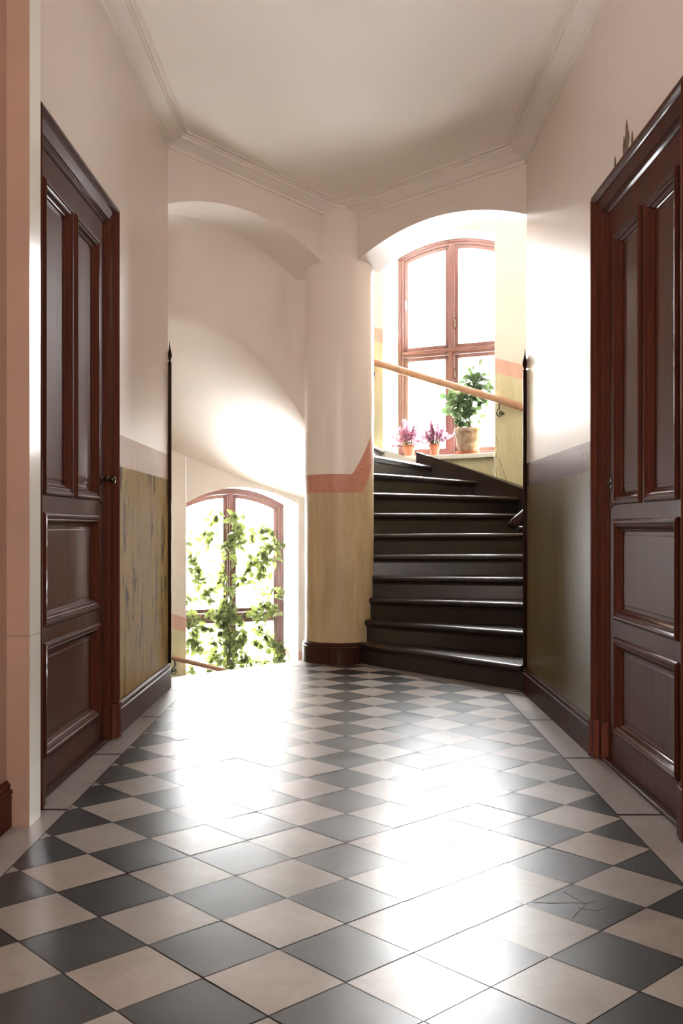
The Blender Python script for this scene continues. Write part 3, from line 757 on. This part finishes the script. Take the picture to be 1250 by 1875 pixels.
def climber():
    t = 116; T = Vector((sin(R_(t)), -cos(R_(t)), 0)); Nn = Vector((cos(R_(t)), sin(R_(t)), 0)); C = Vector((CX, CY, 0)) + Nn * WD
    P = lambda u, d, z: C + T * u - Nn * d + Vector((0, 0, z))
    o = empty('climbing_plant', P(0, .12, -.80), 'green leafy climber spread across the panes of the lower arched window', 'plant')
    def px(x, y):
        ro = (x - 632) / 1760; u = (10.493 * ro + 1.266) / (.8988 - .4384 * ro); return u, 1.1 - (y - 966) * (10.493 + .4384 * u) / 1760
    # clumps given as (u, z, spread, leaves) on the window
    CL = [(340, 985, 8, 4), (338, 1003, 9, 7), (346, 1022, 10, 7), (350, 1045, 9, 9), (352, 1062, 9, 8), (368, 1054, 9, 8), (378, 1072, 9, 9), (384, 1086, 8, 6), (340, 1100, 7, 4), (360, 1090, 7, 3), (372, 1100, 7, 4),
          (382, 946, 9, 6), (378, 972, 9, 6), (372, 990, 8, 4), (380, 985, 8, 3), (412, 948, 7, 6), (427, 952, 9, 9), (432, 972, 9, 9), (424, 985, 10, 12), (433, 992, 8, 8), (405, 1000, 9, 8), (410, 1012, 8, 7), (396, 1036, 8, 5), (452, 978, 8, 6), (466, 972, 7, 4), (482, 966, 8, 6), (488, 985, 8, 8), (480, 1000, 10, 12), (492, 1005, 8, 8), (505, 996, 6, 3), (474, 1018, 10, 14), (488, 1028, 9, 14), (460, 1034, 9, 10), (468, 1046, 9, 8), (448, 1042, 8, 6), (430, 1028, 8, 5), (438, 1062, 8, 7), (462, 1064, 8, 6), (475, 1052, 7, 4),
          (405, 1056, 8, 6), (412, 1078, 8, 7), (404, 1096, 8, 7), (496, 1088, 8, 9), (474, 1104, 9, 12), (486, 1116, 9, 12), (468, 1120, 8, 8), (478, 1085, 7, 5), (455, 1125, 8, 5), (412, 1114, 9, 10), (398, 1124, 10, 12), (410, 1136, 9, 12), (384, 1118, 8, 5), (425, 1122, 8, 6),
          (342, 1132, 8, 9), (356, 1134, 7, 6), (345, 1150, 7, 7), (362, 1150, 8, 7), (350, 1172, 10, 13), (344, 1186, 8, 7), (362, 1182, 8, 8), (392, 1148, 9, 12), (386, 1168, 9, 10), (410, 1158, 10, 14), (405, 1176, 10, 14), (424, 1178, 10, 13), (438, 1150, 8, 7), (432, 1160, 8, 6), (440, 1176, 9, 9), (470, 1146, 8, 7), (474, 1158, 7, 5), (466, 1178, 9, 9), (490, 1172, 9, 9), (500, 1182, 8, 9), (508, 1192, 7, 7), (484, 1184, 7, 6), (380, 1196, 9, 9), (394, 1204, 9, 11), (410, 1196, 10, 12), (428, 1204, 10, 12), (444, 1204, 8, 6), (458, 1206, 8, 6), (474, 1212, 8, 6), (500, 1206, 8, 8), (505, 1216, 6, 5), (345, 1222, 8, 8), (380, 1216, 8, 8), (412, 1222, 10, 12), (440, 1228, 10, 8), (470, 1232, 10, 8), (380, 1240, 12, 10), (410, 1246, 12, 12), (345, 1245, 10, 8)]
    sb = MB(); m = M['bark']
    def stem(pts, r=.006, wob=.02):
        q = []; pts = [(*px(x, y), d) for x, y, d in pts]
        for (a, b) in zip(pts[:-1], pts[1:]):
            for i in range(5):
                f = i / 5; q.append(P(a[0] + (b[0] - a[0]) * f, a[2] + (b[2] - a[2]) * f, a[1] + (b[1] - a[1]) * f) + rnd(wob * .4))
        q.append(P(pts[-1][0], pts[-1][2], pts[-1][1])); sb.tube(q, [r * (1 - .6 * i / len(q)) for i in range(len(q))], m, 6)
    stem([(410, 1330, .10), (412, 1250, .1), (408, 1180, .09), (414, 1120, .09), (404, 1050, .09), (412, 990, .09), (410, 945, .08)], .011)
    stem([(405, 1330, .10), (420, 1250, .12), (414, 1190, .12), (402, 1130, .12), (416, 1060, .1), (430, 985, .1), (425, 950, .08)], .008)
    stem([(412, 1320, .10), (360, 1240, .12), (350, 1180, .1), (345, 1130, .1)], .006)
    stem([(414, 1250, .10), (450, 1210, .1), (500, 1210, .1), (498, 1150, .1), (490, 1090, .1), (494, 1020, .1), (484, 962, .1)], .007)
    stem([(404, 1130, .1), (440, 1124, .1), (500, 1100, .1)], .005)
    stem([(400, 1130, .1), (380, 1090, .1), (352, 1050, .1), (338, 985, .1)], .005)
    stem([(410, 1010, .1), (445, 985, .1), (470, 968, .1), (488, 975, .1)], .004)
    stem([(404, 1060, .1), (440, 1050, .1), (480, 1020, .1)], .004)
    stem([(412, 960, .1), (385, 945, .1), (372, 975, .08), (380, 1000, .08)], .004)
    # fine tendrils on the wall
    stem([(498, 960, .08), (502, 935, .12), (494, 910, .1)], .0025); stem([(505, 1015, .08), (525, 1028, .27), (545, 1026, .36)], .0025)
    stem([(343, 925, .2), (341, 900, .36), (338, 884, .36)], .0025); stem([(334, 970, .3), (322, 968, .36), (317, 955, .36)], .0025); stem([(334, 1092, .3), (322, 1100, .36), (310, 1102, .36)], .0025)
    sb.build('stem', o)
    lb = MB()
    for x, y, sp, n in CL:
        for _ in range(int(n * 1.35) + 1):
            u, z = px(x + random.gauss(0, sp * .62), y + random.gauss(0, sp * .62)); u = max(-.60, min(.585, u)); dd = random.uniform(.05, .17)
            p = P(u, dd, z); a = random.uniform(0, 2 * pi)
            d = T * cos(a) + Vector((0, 0, 1)) * (sin(a) - .45) - Nn * random.uniform(-.3, .5)
            L_ = random.uniform(.060, .115)
            add_leaf(lb, p, d, -Nn + rnd(.55), L_, L_ * random.uniform(.5, .65), M['vine_leaf'])
    lb.build('foliage', o, fix=False)
climber()

SILL = 1.866
def heather(x, y, r, h, label, seed, spread):
    random.seed(seed)
    o = empty('potted_heather', (x, y, SILL), label, 'potted plant', 'heather pots on the upper sill')
    mb = MB(); mb.lathe((x, y, SILL), [(.0, 0), (r * .62, 0), (r * .66, .004), (r * .90, h * .78), (r * .92, h * .8), (r * 1.02, h * .8), (r * 1.03, h * .83), (r * 1.03, h * .98), (r * .98, h), (r * .9, h), (r * .88, h * .86), (0, h * .86)], M['terracotta'], 28); mb.build('pot', o)
    mb = MB(); mb.lathe((x, y, SILL + h * .87), [(r * .87, -.002), (r * .7, .006), (0, .01)], M['soil'], 20); mb.build('soil', o)
    g = MB(); f = MB(); c = Vector((x, y, SILL + h * .88))
    for i in range(60):
        a = random.uniform(0, 2 * pi); tilt = abs(random.gauss(0, .55)) * spread; ln = random.uniform(.15, .29) * (1 - .1 * tilt)
        d = Vector((cos(a) * sin(tilt), sin(a) * sin(tilt), cos(tilt))); b0 = c + Vector((cos(a), sin(a), 0)) * random.uniform(0, r * .7)
        pts = [b0 + d * ln * q + Vector((0, 0, .02 * q * q)) + rnd(.003) for q in (0, .3, .6, .85, 1)]
        g.tube(pts, [.0022, .002, .0018, .0014, .001], M['heather_green'], 5)
        for j in range(16):
            q = random.uniform(.05, .6); add_leaf(g, b0 + d * ln * q, d + rnd(.5), rnd(1) + Vector((0, 0, .3)), .014, .005, M['heather_green'])
        for j in range(34):
            q = random.uniform(.42, 1.03); p = b0 + d * ln * q + rnd(.004); add_leaf(f, p, rnd(1) + d * .3, rnd(1), .018, .014, M['heather'], True)
    g.build('foliage', o, fix=False); f.build('flowers', o, fix=False)
a_ = pol(2.52, 72.8); b_ = pol(2.50, 66.3); c_ = pol(2.50, 57.5)
heather(a_[0], a_[1], .066, .125, 'left of two small pink heather pots on the upper window sill', 3, 1.0)
heather(b_[0], b_[1], .064, .125, 'right pink heather pot with straggly sprigs beside the big clay pot', 5, 1.1)

def bigplant(x, y):
    random.seed(11)
    o = empty('potted_bush', (x, y, SILL), 'tall green leafy plant in a large weathered clay pot on the upper sill', 'potted plant')
    mb = MB(); mb.lathe((x, y, SILL), [(0, 0), (.105, 0), (.112, .005), (.125, .028), (.130, .034), (.125, .036), (.108, .014), (0, .012)], M['terracotta'], 36); mb.build('saucer', o)
    mb = MB(); z = SILL + .014; mb.lathe((x, y, z), [(0, 0), (.098, 0), (.104, .006), (.122, .08), (.136, .17), (.143, .215), (.150, .218), (.152, .225), (.153, .256), (.148, .262), (.136, .262), (.132, .235), (0, .235)], M['bigpot'], 40); mb.build('pot', o)
    mb = MB(); mb.lathe((x, y, z + .236), [(.131, 0), (.09, .006), (0, .012)], M['soil'], 24); mb.build('soil', o)
    base = Vector((x, y, z + .24)); st = MB(); lf = MB()
    T = Vector((sin(R_(57.5)), -cos(R_(57.5)), 0))
    # branches end in leafy clumps: (sideways, up, towards room)
    cl = [(-.16, .30, .02, 22), (-.13, .38, 0, 16), (-.04, .28, .04, 22), (-.10, .20, .05, 18), (-.07, .11, .06, 12), (.05, .26, .02, 20), (.00, .36, -.02, 12), (.10, .32, .03, 14), (.10, .46, .0, 20), (.06, .54, 0, 18), (.13, .58, 0, 16), (.12, .50, .03, 14), (.17, .43, .02, 14), (.19, .36, .02, 10), (.01, .16, .05, 12), (.05, .10, .04, 5), (-.20, .24, .0, 8), (-.15, .47, 0, 8), (.20, .27, 0, 5)]
    for su, sz, sd, n in cl:
        e = base + T * su + Vector((0, 0, sz)) + Vector((-.5, -.85, 0)) * sd
        mid_ = base + T * su * .35 + Vector((0, 0, sz * .5)) + rnd(.01); st.tube([base + rnd(.01), mid_, e], [.006, .004, .002], M['bark'], 6)
        for _ in range(int(n * 1.3)):
            p = e + rnd(.040); a = random.uniform(0, 2 * pi); L_ = random.uniform(.052, .082)
            d = (p - e) * 14 + rnd(.6) + Vector((0, 0, -.1)); add_leaf(lf, p, d, Vector((-.45, -.9, .45)) + rnd(.6), L_, L_ * .85, M['pot_leaf'], True, .15)
    st.build('stem', o); lf.build('foliage', o, fix=False)
bigplant(c_[0], c_[1])
